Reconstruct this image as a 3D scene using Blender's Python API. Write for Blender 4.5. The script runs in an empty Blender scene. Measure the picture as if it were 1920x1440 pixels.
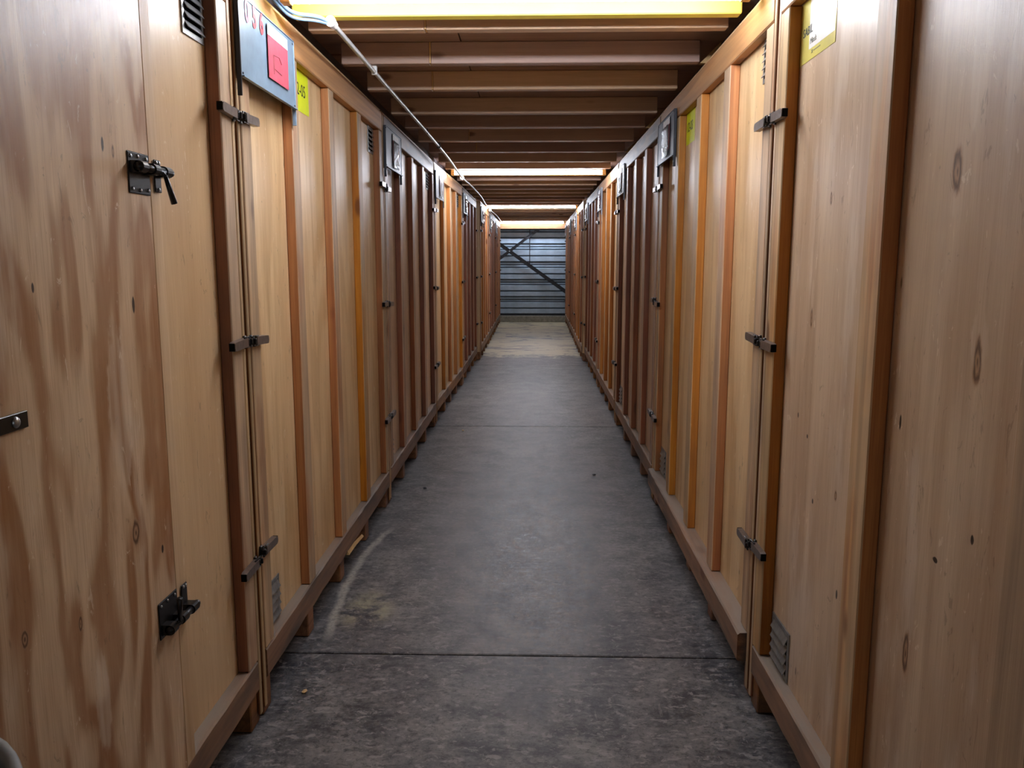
import bpy, bmesh, math, random
from mathutils import Vector, Matrix
random.seed(7)
S = bpy.context.scene
COL = S.collection

# ------------------------------------------------------------ camera
F_PX, W_PX = 1540.0, 1920.0
PITCH = math.atan(234 / F_PX)
YAW = math.atan(43 / F_PX * math.cos(PITCH))
cam = bpy.data.cameras.new('camera')
cam.sensor_width = 36.0
cam.lens = F_PX / W_PX * 36.0
cam.clip_start = 0.02
cam.clip_end = 200
cam_o = bpy.data.objects.new('camera', cam)
COL.objects.link(cam_o)
cam_o.location = (0, 0, 1.5)
cam_o.rotation_euler = (math.pi / 2 - PITCH, 0, YAW)
S.camera = cam_o

# ------------------------------------------------------------ world, exposure
world = bpy.data.worlds.new('world')
S.world = world
world.use_nodes = True
world.node_tree.nodes['Background'].inputs[0].default_value = (0.9, 0.95, 1.0, 1)
world.node_tree.nodes['Background'].inputs[1].default_value = 0.17
S.view_settings.view_transform = 'Standard'
S.view_settings.look = 'None'
S.view_settings.exposure = 1.55
S.view_settings.gamma = 1.0
S.view_settings.use_curve_mapping = False
LAMP_STRENGTH = 33.0
LAMP_COLOR = (0.90, 0.96, 1.10, 1)


S.cycles.use_adaptive_sampling = True
S.cycles.adaptive_threshold = 0.04
S.cycles.max_bounces = 8
S.cycles.diffuse_bounces = 5
S.cycles.glossy_bounces = 3
S.cycles.transmission_bounces = 4
S.cycles.caustics_reflective = False
S.cycles.caustics_refractive = False
S.cycles.sample_clamp_indirect = 6.0


# ------------------------------------------------------------ helpers
def lin(r, g, b):
    f = lambda c: (c / 255 / 12.92) if c / 255 <= 0.04045 else ((c / 255 + 0.055) / 1.055) ** 2.4
    return (f(r), f(g), f(b), 1)


def link(o, parent=None):
    COL.objects.link(o)
    if parent is not None:
        o.parent = parent
    return o


def empty(name, loc=(0, 0, 0), rz=0.0):
    o = bpy.data.objects.new(name, None)
    o.location = loc
    o.rotation_euler = (0, 0, rz)
    o.empty_display_size = 0.1
    return link(o)


def tag(o, label=None, cat=None, group=None, kind=None):
    if label: o['label'] = label
    if cat: o['category'] = cat
    if group: o['group'] = group
    if kind: o['kind'] = kind
    return o


def bm_box(bm, x0, x1, y0, y1, z0, z1, bev=0.0, seg=1):
    m = Matrix.Translation(((x0 + x1) / 2, (y0 + y1) / 2, (z0 + z1) / 2)) @ Matrix.Diagonal((x1 - x0, y1 - y0, z1 - z0, 1))
    r = bmesh.ops.create_cube(bm, size=1, matrix=m)
    if bev > 0:
        es = list({e for v in r['verts'] for e in v.link_edges})
        bmesh.ops.bevel(bm, geom=es, offset=bev, segments=seg, affect='EDGES', profile=0.5)


def bm_cyl(bm, p0, p1, r0, r1=None, n=12, cap=True):
    p0, p1 = Vector(p0), Vector(p1)
    d = p1 - p0
    q = d.to_track_quat('Z', 'Y').to_matrix().to_4x4()
    m = Matrix.Translation((p0 + p1) / 2) @ q
    bmesh.ops.create_cone(bm, cap_ends=cap, segments=n, radius1=r0, radius2=r0 if r1 is None else r1, depth=d.length, matrix=m)


def mesh_from(name, bm, mat, smooth=False):
    me = bpy.data.meshes.new(name)
    bm.to_mesh(me)
    bm.free()
    if smooth:
        for p in me.polygons: p.use_smooth = True
    if mat: me.materials.append(mat)
    return me


def obj(name, bm, mat, parent=None, loc=(0, 0, 0), rot=None, smooth=False, label=None):
    o = bpy.data.objects.new(name, mesh_from(name, bm, mat, smooth))
    o.location = loc
    if rot: o.rotation_euler = rot
    if label: o['label'] = label
    return link(o, parent)


def box(name, x0, x1, y0, y1, z0, z1, mat, parent=None, bev=0.0, rot=None, label=None, seg=1):
    """box whose origin sits at its lowest left front corner"""
    bm = bmesh.new()
    bm_box(bm, 0, x1 - x0, 0, y1 - y0, 0, z1 - z0, bev, seg)
    return obj(name, bm, mat, parent, (x0, y0, z0), rot, label=label)


def tube(name, pts, r, mat, parent=None, n=8, res=6, label=None):
    cu = bpy.data.curves.new(name, 'CURVE')
    cu.dimensions = '3D'
    sp = cu.splines.new('NURBS')
    sp.points.add(len(pts) - 1)
    for p, c in zip(sp.points, pts): p.co = (*c, 1)
    sp.use_endpoint_u = True
    sp.order_u = 3
    cu.resolution_u = res
    cu.bevel_depth = r
    cu.bevel_resolution = max(1, n // 4)
    cu.use_fill_caps = True
    t = bpy.data.objects.new(name, cu)
    COL.objects.link(t)
    dg = bpy.context.evaluated_depsgraph_get()
    me = bpy.data.meshes.new_from_object(t.evaluated_get(dg))
    bpy.data.objects.remove(t)
    me.name = name
    me.materials.clear()
    me.materials.append(mat)
    for p in me.polygons: p.use_smooth = True
    o = bpy.data.objects.new(name, me)
    if label: o['label'] = label
    return link(o, parent)


def text(name, body, size, mat, parent, mtx, sx=1.0, label=None, bold=0.0):
    """flat lettering; mtx maps the text plane (x right, y up) into the parent"""
    cu = bpy.data.curves.new(name, 'FONT')
    cu.body = body
    cu.size = size
    cu.extrude = 0.0003
    cu.offset = bold
    cu.resolution_u = 3
    t = bpy.data.objects.new(name, cu)
    COL.objects.link(t)
    dg = bpy.context.evaluated_depsgraph_get()
    me = bpy.data.meshes.new_from_object(t.evaluated_get(dg))
    bpy.data.objects.remove(t)
    me.transform(Matrix.Diagonal((sx, 1, 1, 1)))
    me.name = name
    me.materials.clear()
    me.materials.append(mat)
    o = bpy.data.objects.new(name, me)
    o.matrix_local = mtx
    if label: o['label'] = label
    COL.objects.link(o)
    o.parent = parent
    return o


# ------------------------------------------------------------ material builder
class NT:
    def __init__(s, name):
        s.m = bpy.data.materials.new(name)
        s.m.use_nodes = True
        s.t = s.m.node_tree
        s.b = s.t.nodes['Principled BSDF']

    def n(s, typ, **kw):
        nd = s.t.nodes.new(typ)
        for k, v in kw.items():
            setattr(nd, k, v)
        return nd

    def put(s, sock, v):
        if hasattr(v, 'is_linked') or isinstance(v, bpy.types.NodeSocket):
            s.t.links.new(v, sock)
        else:
            sock.default_value = v

    def math(s, op, a, b=None, c=None, clamp=False):
        nd = s.n('ShaderNodeMath', operation=op, use_clamp=clamp)
        s.put(nd.inputs[0], a)
        if b is not None: s.put(nd.inputs[1], b)
        if c is not None: s.put(nd.inputs[2], c)
        return nd.outputs[0]

    def vec(s, op, a, b=None):
        nd = s.n('ShaderNodeVectorMath', operation=op)
        s.put(nd.inputs[0], a)
        if b is not None: s.put(nd.inputs[1], b)
        return nd.outputs[1] if op in ('LENGTH', 'DOT_PRODUCT') else nd.outputs[0]

    def noise(s, v, scale=1.0, detail=4, rough=0.55, dist=0.0):
        nd = s.n('ShaderNodeTexNoise')
        s.put(nd.inputs['Vector'], v)
        nd.inputs['Scale'].default_value = scale
        nd.inputs['Detail'].default_value = detail
        nd.inputs['Roughness'].default_value = rough
        nd.inputs['Distortion'].default_value = dist
        return nd.outputs[0]

    def ramp(s, f, a, b, ca=(0, 0, 0, 1), cb=(1, 1, 1, 1)):
        nd = s.n('ShaderNodeMapRange', clamp=True)
        s.put(nd.inputs[0], f)
        nd.inputs[1].default_value = a
        nd.inputs[2].default_value = b
        return nd.outputs[0]

    def smooth(s, f, a, b):
        nd = s.n('ShaderNodeMapRange', clamp=True, interpolation_type='SMOOTHSTEP')
        s.put(nd.inputs[0], f)
        nd.inputs[1].default_value = a
        nd.inputs[2].default_value = b
        return nd.outputs[0]

    def mix(s, f, a, b, mode='MIX'):
        nd = s.n('ShaderNodeMix', data_type='RGBA', blend_type=mode)
        nd.clamp_factor = True
        s.put(nd.inputs[0], f)
        s.put(nd.inputs[6], a)
        s.put(nd.inputs[7], b)
        return nd.outputs[2]

    def bump(s, h, strength=0.3, dist=0.002):
        nd = s.n('ShaderNodeBump')
        nd.inputs['Strength'].default_value = strength
        nd.inputs['Distance'].default_value = dist
        s.put(nd.inputs['Height'], h)
        s.put(s.b.inputs['Normal'], nd.outputs[0])

    def out(s, color, rough=0.5, metal=0.0, spec=0.5):
        s.put(s.b.inputs['Base Color'], color)
        s.put(s.b.inputs['Roughness'], rough)
        s.b.inputs['Metallic'].default_value = metal
        s.b.inputs['Specular IOR Level'].default_value = spec
        return s.m


def plain(name, c, rough=0.5, metal=0.0, spec=0.5, var=0.12, scale=20, bump=0.0):
    t = NT(name)
    tc = t.n('ShaderNodeTexCoord')
    nz = t.noise(tc.outputs['Object'], scale, 4, 0.6)
    dark = tuple(x * (1 - var * 2) for x in c[:3]) + (1,)
    lite = tuple(min(1, x * (1 + var)) for x in c[:3]) + (1,)
    col = t.mix(t.ramp(nz, 0.3, 0.7), dark, lite)
    if bump: t.bump(nz, bump, 0.002)
    return t.out(col, rough, metal, spec)


def glow(name, c, s):
    m = bpy.data.materials.new(name)
    m.use_nodes = True
    b = m.node_tree.nodes['Principled BSDF']
    b.inputs['Base Color'].default_value = (0.8, 0.8, 0.8, 1)
    b.inputs['Emission Color'].default_value = c
    b.inputs['Emission Strength'].default_value = s
    return m


def lumber(name, light, dark, worn=None, dust=None, along='Z', knots=True, tint=0.25, contrast=1.0, dirt=0.0):
    """solid wood; worn tints the outer face, in some woods also as painted light, dust lies on upward faces"""
    t = NT(name)
    tc = t.n('ShaderNodeTexCoord')
    oi = t.n('ShaderNodeObjectInfo')
    off = t.n('ShaderNodeCombineXYZ')
    t.put(off.inputs[0], t.math('MULTIPLY', oi.outputs['Random'], 31.0))
    t.put(off.inputs[1], t.math('MULTIPLY', oi.outputs['Random'], 57.0))
    t.put(off.inputs[2], t.math('MULTIPLY', oi.outputs['Random'], 91.0))
    p = t.vec('ADD', tc.outputs['Object'], off.outputs[0])
    g = {'Z': ((22, 22, 0.9), (260, 260, 5), (9, 9, 2.1)), 'X': ((0.9, 22, 22), (5, 260, 260), (2.1, 9, 9))}[along]
    a = t.noise(t.vec('MULTIPLY', p, g[0]), 1, 5, 0.6, 0.6)
    f = t.noise(t.vec('MULTIPLY', p, g[1]), 1, 2, 0.5)
    col = t.mix(t.ramp(a, 0.5 - 0.2 / contrast, 0.5 + 0.2 / contrast), dark, light)
    col = t.mix(t.math('MULTIPLY', t.ramp(f, 0.45, 0.7), 0.42), col, dark)
    blot = t.noise(t.vec('MULTIPLY', p, g[2]), 0.8, 3, 0.6)
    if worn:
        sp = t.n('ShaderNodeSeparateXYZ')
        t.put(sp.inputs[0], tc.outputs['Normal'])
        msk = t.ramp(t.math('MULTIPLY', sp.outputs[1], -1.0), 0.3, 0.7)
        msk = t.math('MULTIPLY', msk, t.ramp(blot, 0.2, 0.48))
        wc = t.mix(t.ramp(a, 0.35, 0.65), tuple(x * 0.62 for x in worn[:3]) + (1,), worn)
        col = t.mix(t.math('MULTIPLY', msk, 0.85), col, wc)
    if knots:
        v = t.n('ShaderNodeTexVoronoi', feature='F1')
        kv = {'Z': (7, 7, 2.6), 'X': (2.6, 7, 7)}[along]
        t.put(v.inputs['Vector'], t.vec('MULTIPLY', p, kv))
        v.inputs['Scale'].default_value = 1
        sparse = t.math('GREATER_THAN', t.vec('DOT_PRODUCT', v.outputs['Color'], (1, 0, 0)), 0.32)
        kn = t.math('MULTIPLY', t.math('SUBTRACT', 1.0, t.smooth(v.outputs['Distance'], 0.07, 0.17)), sparse)
        col = t.mix(t.math('MULTIPLY', kn, 0.75), col, lin(92, 48, 22))
    if dirt:
        col = t.mix(t.math('MULTIPLY', t.ramp(blot, 0.46, 0.62), dirt), col, lin(84, 74, 66))
    if dust:
        sp2 = t.n('ShaderNodeSeparateXYZ')
        t.put(sp2.inputs[0], tc.outputs['Normal'])
        dm = t.math('MULTIPLY', t.ramp(sp2.outputs[2], 0.5, 0.8), t.ramp(blot, 0.1, 0.55))
        col = t.mix(t.math('MULTIPLY', dm, 0.9), col, dust)
    hs = t.n('ShaderNodeHueSaturation')
    t.put(hs.inputs['Color'], col)
    t.put(hs.inputs['Value'], t.math('ADD', 1 - tint / 2, t.math('MULTIPLY', oi.outputs['Random'], tint)))
    r2 = t.math('FRACT', t.math('MULTIPLY', oi.outputs['Random'], 17.3))
    t.put(hs.inputs['Hue'], t.math('ADD', 0.5 - 0.006, t.math('MULTIPLY', r2, 0.009)))
    t.put(hs.inputs['Saturation'], t.math('ADD', 0.88, t.math('MULTIPLY', r2, 0.2)))
    t.bump(t.math('ADD', a, t.math('MULTIPLY', f, 0.4)), 0.35, 0.0025)
    return t.out(hs.outputs[0], 0.52, 0, 0.35)


def plywood(name, light, dark, fig=1.0, rings=7.0, spots=(), seed=0.0, rand=True, streak=0.5, horiz=False, rough=0.42, pale=None, fs=(3.2, 0.42)):
    """rotary-cut veneer: contour-like figure, fine pores and spots at (u, z, ru, rz, kind)"""
    t = NT(name)
    tc = t.n('ShaderNodeTexCoord')
    p0 = tc.outputs['Object']
    p = t.vec('ADD', p0, (seed, seed * 0.7, seed * 1.3))
    if rand:
        oi = t.n('ShaderNodeObjectInfo')
        off = t.n('ShaderNodeCombineXYZ')
        t.put(off.inputs[0], t.math('MULTIPLY', oi.outputs['Random'], 41.0))
        t.put(off.inputs[2], t.math('MULTIPLY', oi.outputs['Random'], 77.0))
        p = t.vec('ADD', p, off.outputs[0])
    g1 = (0.45, 3.2, 3.2) if horiz else (fs[0], fs[0], fs[1])
    g2 = (1.6, 40, 40) if horiz else (40, 40, 1.6)
    g3 = (3, 380, 380) if horiz else (380, 380, 8)
    g4 = (1.2, 7, 7) if horiz else (7, 7, 1.5)
    a = t.noise(t.vec('MULTIPLY', p, g1), 1, 3, 0.5, 0.35)
    ring = t.math('PINGPONG', t.math('MULTIPLY', a, rings * 2), 1.0)
    ring = t.smooth(ring, 0.25, 0.85)
    st = t.noise(t.vec('MULTIPLY', p, g2), 1, 4, 0.65, 0.2)
    fi = t.noise(t.vec('MULTIPLY', p, g3), 1, 2, 0.5)
    bl = t.noise(t.vec('MULTIPLY', p, g4), 1, 4, 0.6)
    k = t.math('ADD', t.math('MULTIPLY', ring, 0.55 * fig), t.math('MULTIPLY', t.ramp(st, 0.3, 0.7), 0.45 * streak))
    k = t.math('ADD', k, t.math('MULTIPLY', t.ramp(bl, 0.35, 0.7), 0.35 * fig))
    col = t.mix(k, light, dark)
    if pale:
        col = t.mix(t.math('MULTIPLY', t.smooth(bl, 0.55, 0.68), 0.55), col, pale)
    col = t.mix(t.math('MULTIPLY', t.ramp(fi, 0.48, 0.72), 0.34), col, dark)
    # small pin knots
    v = t.n('ShaderNodeTexVoronoi', feature='F1')
    t.put(v.inputs['Vector'], t.vec('MULTIPLY', p, (3, 8, 8) if horiz else (8, 8, 3)))
    v.inputs['Scale'].default_value = 1
    sparse = t.math('GREATER_THAN', t.vec('DOT_PRODUCT', v.outputs['Color'], (0, 1, 0)), 0.62)
    kn = t.math('MULTIPLY', t.math('SUBTRACT', 1.0, t.smooth(v.outputs['Distance'], 0.025, 0.05)), sparse)
    col = t.mix(t.math('MULTIPLY', kn, 0.7), col, lin(70, 45, 28))
    # short scrapes and dents
    sc = t.noise(t.vec('MULTIPLY', p, (26, 26, 9)), 1, 4, 0.7, 1.5)
    col = t.mix(t.math('MULTIPLY', t.smooth(sc, 0.63, 0.68), 0.4), col, lin(120, 92, 66))
    col = t.mix(t.math('MULTIPLY', t.smooth(sc, 0.36, 0.31), 0.5), col, lin(240, 224, 198))
    for kind in ('halo', 'knot', 'pale', 'hole'):
        sel = [q for q in spots if q[4] == kind]
        if not sel: continue
        tot = None
        wob = t.vec('MULTIPLY', t.vec('SUBTRACT', t.n('ShaderNodeTexNoise').outputs[1], (0.5, 0.5, 0.5)), (0.0, 0.0, 0.0))
        for (u, z, ru, rz, _) in sel:
            d = t.vec('MULTIPLY', t.vec('SUBTRACT', p0, (u, 0, z)), (1 / ru, 0, 1 / rz))
            L = t.vec('LENGTH', d)
            tot = L if tot is None else t.math('MINIMUM', tot, L)
        wb = t.math('MULTIPLY', t.math('SUBTRACT', t.noise(t.vec('MULTIPLY', p, (60, 60, 25)), 1, 3, 0.6), 0.5), 0.7)
        tot = t.math('ADD', tot, wb)
        msk = t.math('SUBTRACT', 1.0, t.smooth(tot, 0.75, 1.05))
        if kind == 'knot':
            rr = t.math('PINGPONG', t.math('MULTIPLY', tot, 3.4), 1.0)
            kc = t.mix(t.ramp(rr, 0.15, 0.9), lin(96, 66, 44), lin(176, 138, 104))
            col = t.mix(t.math('MULTIPLY', msk, 0.9), col, kc)
        elif kind == 'hole':
            col = t.mix(t.math('MULTIPLY', msk, 0.95), col, lin(44, 28, 20))
        elif kind == 'pale':
            col = t.mix(t.math('MULTIPLY', t.math('MULTIPLY', msk, t.ramp(st, 0.35, 0.65)), 0.45), col, lin(236, 220, 196))
        else:
            msk = t.math('SUBTRACT', 1.0, t.smooth(tot, 0.2, 1.1))
            col = t.mix(t.math('MULTIPLY', msk, 0.45), col, dark)
    t.bump(t.math('ADD', st, t.math('MULTIPLY', fi, 0.3)), 0.22, 0.002)
    return t.out(col, rough, 0, 0.4)


def concrete():
    t = NT('worn_dark_concrete')
    g = t.n('ShaderNodeNewGeometry')
    P = g.outputs['Position']
    big = t.noise(P, 0.9, 3, 0.55)
    fleck = t.noise(t.vec('MULTIPLY', P, (20, 34, 1)), 1, 5, 0.75, 0.6)
    mid = t.noise(P, 5.0, 6, 0.72, 0.4)
    strk = t.noise(t.vec('MULTIPLY', P, (3.0, 14.0, 1)), 1, 6, 0.7, 0.8)
    fine = t.noise(P, 42, 5, 0.75)
    scr = t.noise(t.vec('MULTIPLY', P, (90, 7, 1)), 1, 3, 0.6, 1.2)
    col = t.mix(t.ramp(mid, 0.36, 0.62), lin(58, 57, 61), lin(126, 124, 122))
    col = t.mix(t.math('MULTIPLY', t.ramp(strk, 0.5, 0.68), 0.55), col, lin(132, 129, 124))
    col = t.mix(t.math('MULTIPLY', t.ramp(fine, 0.52, 0.62), 0.6), col, lin(34, 33, 36))
    col = t.mix(t.math('MULTIPLY', t.ramp(fine, 0.46, 0.34), 0.5), col, lin(150, 147, 142))
    col = t.mix(t.math('MULTIPLY', t.ramp(big, 0.38, 0.62), 0.4), col, lin(60, 60, 66))
    col = t.mix(t.math('MULTIPLY', t.ramp(scr, 0.68, 0.75), 0.45), col, lin(158, 154, 148))
    col = t.mix(t.math('MULTIPLY', t.smooth(fleck, 0.54, 0.62), 0.6), col, lin(158, 154, 150))
    col = t.mix(t.math('MULTIPLY', t.smooth(fleck, 0.44, 0.36), 0.65), col, lin(44, 43, 47))
    sp = t.n('ShaderNodeSeparateXYZ')
    t.put(sp.inputs[0], P)
    X, Y = sp.outputs[0], sp.outputs[1]
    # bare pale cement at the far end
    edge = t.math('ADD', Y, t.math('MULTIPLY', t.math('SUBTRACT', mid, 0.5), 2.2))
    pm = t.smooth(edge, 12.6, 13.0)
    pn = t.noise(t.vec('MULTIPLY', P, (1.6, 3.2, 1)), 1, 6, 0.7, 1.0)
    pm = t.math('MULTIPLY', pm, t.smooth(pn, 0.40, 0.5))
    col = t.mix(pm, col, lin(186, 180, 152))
    # curved scuff left by a crate corner
    yy = t.math('SUBTRACT', Y, 3.85)
    cv = t.math('ADD', t.math('MULTIPLY', t.math('MULTIPLY', yy, yy), 0.15), t.math('MULTIPLY', t.math('MULTIPLY', yy, t.math('ABSOLUTE', yy)), 0.07))
    xc = t.math('ADD', t.math('ADD', -0.872, cv), t.math('MULTIPLY', t.math('SUBTRACT', strk, 0.5), 0.05))
    dx = t.math('ABSOLUTE', t.math('SUBTRACT', X, xc))
    sm = t.math('SUBTRACT', 1.0, t.smooth(dx, 0.004, 0.03))
    sm = t.math('MULTIPLY', sm, t.math('MULTIPLY', t.smooth(Y, 3.0, 3.2), t.math('SUBTRACT', 1.0, t.smooth(Y, 4.3, 4.5))))
    sm = t.math('MULTIPLY', sm, t.ramp(fine, 0.3, 0.55))
    col = t.mix(t.math('MULTIPLY', sm, 0.85), col, lin(186, 182, 170))
    # yellowish residue patch beside it
    dd = t.vec('LENGTH', t.vec('MULTIPLY', t.vec('SUBTRACT', P, (-0.72, 3.35, 0)), (7.5, 4.4, 0)))
    rm = t.math('MULTIPLY', t.math('SUBTRACT', 1.0, t.smooth(dd, 0.3, 1.1)), t.ramp(mid, 0.42, 0.58))
    col = t.mix(t.math('MULTIPLY', rm, 0.85), col, lin(172, 166, 132))
    t.bump(t.math('ADD', t.math('MULTIPLY', mid, 0.7), t.math('MULTIPLY', fine, 0.5)), 0.35, 0.004)
    rg = t.math('ADD', 0.34, t.math('MULTIPLY', t.ramp(fleck, 0.3, 0.7), 0.26))
    return t.out(col, rg, 0, 0.5)


# ------------------------------------------------------------ materials
M = {}
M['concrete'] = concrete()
M['ply'] = plywood('birch_plywood', lin(236, 208, 162), lin(186, 144, 92), 0.6, 6, streak=0.75)
M['ply_b'] = plywood('tan_plywood', lin(224, 196, 152), lin(176, 134, 90), 0.6, 6, streak=0.75, seed=3)
M['ply_c'] = plywood('pinkish_plywood', lin(234, 206, 172), lin(184, 146, 112), 0.55, 5, streak=0.75, seed=9)
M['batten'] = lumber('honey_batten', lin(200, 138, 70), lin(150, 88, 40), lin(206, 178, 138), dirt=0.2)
M['batten_red_shade'] = lumber('reddish_batten_shaded_sides', lin(150, 86, 46), lin(102, 54, 28), lin(216, 180, 144), dirt=0.25)  # reddish wood; sides darkened and worn fronts paled to paint in shade
M['post'] = lumber('worn_post_shaded_sides', lin(172, 112, 66), lin(124, 74, 42), lin(214, 184, 140), dirt=0.3)  # worn front is wear; darker side colour has the shade painted in
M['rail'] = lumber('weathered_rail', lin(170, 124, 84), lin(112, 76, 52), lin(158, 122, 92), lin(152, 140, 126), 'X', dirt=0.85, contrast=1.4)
M['top_rail'] = lumber('top_rail_wood', lin(200, 146, 92), lin(152, 98, 58), lin(196, 150, 104), None, 'X')
M['runner'] = lumber('runner_wood', lin(170, 118, 76), lin(104, 68, 44), None, None, 'X', dirt=0.4)
M['joist'] = lumber('joist_wood', lin(222, 190, 156), lin(190, 156, 124), None, None, 'X', contrast=0.6, tint=0.18)
M['joist_dusk'] = lumber('purplish_joist_wood', lin(196, 164, 142), lin(162, 132, 116), None, None, 'X', contrast=0.6, tint=0.18)
M['deck'] = lumber('deck_boards', lin(186, 156, 140), lin(146, 120, 110), None, None, 'X', contrast=0.7)
M['yellow_paint'] = plain('yellow_painted_wood', lin(236, 212, 84), 0.45, var=0.05, scale=6)
M['yellow_worn'] = plain('faded_yellow_wood', lin(206, 160, 84), 0.5, var=0.08, scale=9)
M['header'] = plain('brown_header_wood', lin(122, 88, 54), 0.7, var=0.1, scale=9)
M['black_metal'] = plain('black_enamelled_steel', lin(30, 28, 28), 0.32, 0.3, 0.6, 0.2)
M['brown_metal'] = plain('dark_bronze_steel', lin(132, 118, 110), 0.38, 0.7, 0.5, 0.12, 60)
M['hollow'] = plain('hollow_shade', lin(14, 13, 13), 0.9, 0, 0.1)  # near-black colour that paints the shade inside openings
M['zinc'] = plain('zinc_steel', lin(178, 180, 182), 0.3, 0.85, 0.5, 0.1, 60)
M['vent_metal'] = plain('galvanised_vent', lin(150, 152, 152), 0.42, 0.6, 0.5, 0.12, 40)
M['placard_blue'] = plain('blue_grey_sheet', lin(126, 148, 166), 0.42, 0.15, 0.5, 0.08, 14)
M['placard_dark'] = plain('charcoal_sheet', lin(52, 52, 62), 0.5, 0.0, 0.5, 0.12, 14)
M['placard_grey'] = plain('grey_sheet', lin(132, 138, 146), 0.5, 0.1, 0.5, 0.1, 14)
M['card_red'] = plain('red_card', lin(196, 84, 100), 0.5, var=0.12, scale=22)
M['card_maroon'] = plain('maroon_card', lin(120, 50, 44), 0.4, var=0.15, scale=22)
M['red_ink'] = plain('red_stencil_paint', lin(206, 62, 72), 0.6, var=0.2, scale=90)
M['faded_ink'] = plain('faded_stencil_paint', lin(190, 104, 124), 0.6, var=0.15, scale=90)
M['label'] = plain('neon_yellow_paper', lin(222, 232, 18), 0.5, var=0.03)
M['sticker'] = plain('yellow_white_sticker', lin(222, 210, 110), 0.3, var=0.1, scale=8)
M['ink'] = plain('black_print', lin(24, 24, 24), 0.6, var=0.0)
M['grey_ink'] = plain('faded_print', lin(120, 120, 104), 0.6, var=0.0)
M['pvc'] = plain('grey_conduit', lin(196, 196, 192), 0.35, var=0.05)
M['cable'] = plain('blue_grey_cable', lin(104, 128, 150), 0.35, var=0.05)
M['steel_dark'] = plain('dark_steel', lin(46, 48, 54), 0.45, 0.4, 0.5, 0.15, 12)
M['beam_steel'] = plain('dark_void_beam', lin(96, 90, 98), 0.6, 0.2, 0.4, 0.15, 8)
M['cladding'] = plain('blue_grey_cladding', lin(158, 178, 196), 0.45, 0.1, 0.5, 0.12, 5, 0.1)
M['wall'] = plain('dark_blockwork', lin(70, 68, 66), 0.9)
M['kerb'] = plain('kerb_concrete', lin(140, 138, 128), 0.85, var=0.2, scale=16, bump=0.3)
M['tube'] = glow('lit_tube', LAMP_COLOR, LAMP_STRENGTH)
M['white'] = plain('white_enamel', lin(226, 226, 222), 0.4, var=0.02)
M['strip'] = lumber('pale_door_trim', lin(222, 196, 158), lin(186, 150, 110), None, None, 'Z', knots=False)
M['splinter'] = plain('fresh_splinter', lin(214, 176, 120), 0.6)
M['bin_grey'] = plain('grey_plastic', lin(150, 152, 148), 0.5, var=0.06)
M['bin_dark'] = plain('black_plastic', lin(24, 27, 30), 0.55, var=0.1)
M['blue_bit'] = plain('blue_paint_fleck', lin(40, 70, 150), 0.5)


def film():
    t = NT('crinkled_clear_sleeve')
    tc = t.n('ShaderNodeTexCoord')
    nz = t.noise(tc.outputs['Object'], 38, 3, 0.6, 1.4)
    t.bump(nz, 1.0, 0.02)
    t.b.inputs['Transmission Weight'].default_value = 0.92
    t.b.inputs['IOR'].default_value = 1.25
    return t.out((0.92, 0.93, 0.94, 1), 0.08, 0, 0.9)


M['film'] = film()

# ------------------------------------------------------------ setting: floor
floor = box('floor', -2.6, 2.6, -3.0, 20.2, -0.3, -0.03, M['wall'])
tag(floor, 'dark worn concrete floor in long slabs', None, None, 'structure')
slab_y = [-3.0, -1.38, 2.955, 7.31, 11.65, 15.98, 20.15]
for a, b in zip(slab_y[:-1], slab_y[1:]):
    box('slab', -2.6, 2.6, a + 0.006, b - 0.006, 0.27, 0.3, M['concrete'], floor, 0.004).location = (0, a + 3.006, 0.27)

# walls behind the crate rows and the end wall
wl = box('wall_left', -2.7, -2.6, -3.0, 20.2, 0, 2.46, M['wall'])
wr = box('wall_right', 2.6, 2.7, -3.0, 20.2, 0, 2.46, M['wall'])
for w, s in ((wl, 'left'), (wr, 'right')):
    tag(w, 'dark wall hidden behind the %s row of crates' % s, None, None, 'structure')
YW = 19.9
we = box('wall_back', -2.6, 2.6, YW + 0.06, YW + 0.2, 0, 2.46, M['steel_dark'])
tag(we, 'blue-grey ribbed steel end wall with a low concrete kerb', None, None, 'structure')
box('kerb', 0, 5.2, -0.16, 0.0, 0, 0.15, M['kerb'], we, 0.01, label='rough concrete kerb at the foot of the wall')
v = [150, 180, 208, 275, 343, 375, 405, 475, 543, 575, 605, 677, 742, 772, 800, 870, 935, 968, 993, 1065, 1132]
zs = [2.204 - (400 + q / 6 - 430) * 0.0127 for q in v]
deep = [0, 0, 1, 1, 0, 0]
for i in range(len(zs) - 1):
    z1, z0 = zs[i], zs[i + 1]
    wide = (z1 - z0) > 0.1
    dp = -0.055 if wide else -0.025
    bm = bmesh.new()
    h = z1 - z0 - 0.014
    # a plank with sloped top and bottom edges, as the rib profile has
    vs = [bm.verts.new(c) for c in ((0, 0, 0), (0, dp, 0.012), (0, dp, h - 0.012), (0, 0, h), (5.2, 0, 0), (5.2, dp, 0.012), (5.2, dp, h - 0.012), (5.2, 0, h))]
    for f in ((0, 1, 2, 3), (7, 6, 5, 4), (0, 4, 5, 1), (1, 5, 6, 2), (2, 6, 7, 3), (3, 7, 4, 0)):
        bm.faces.new([vs[k] for k in f])
    bmesh.ops.recalc_face_normals(bm, faces=bm.faces)
    obj('rib', bm, M['cladding'], we, (0, 0, z0 + 0.007))

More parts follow.
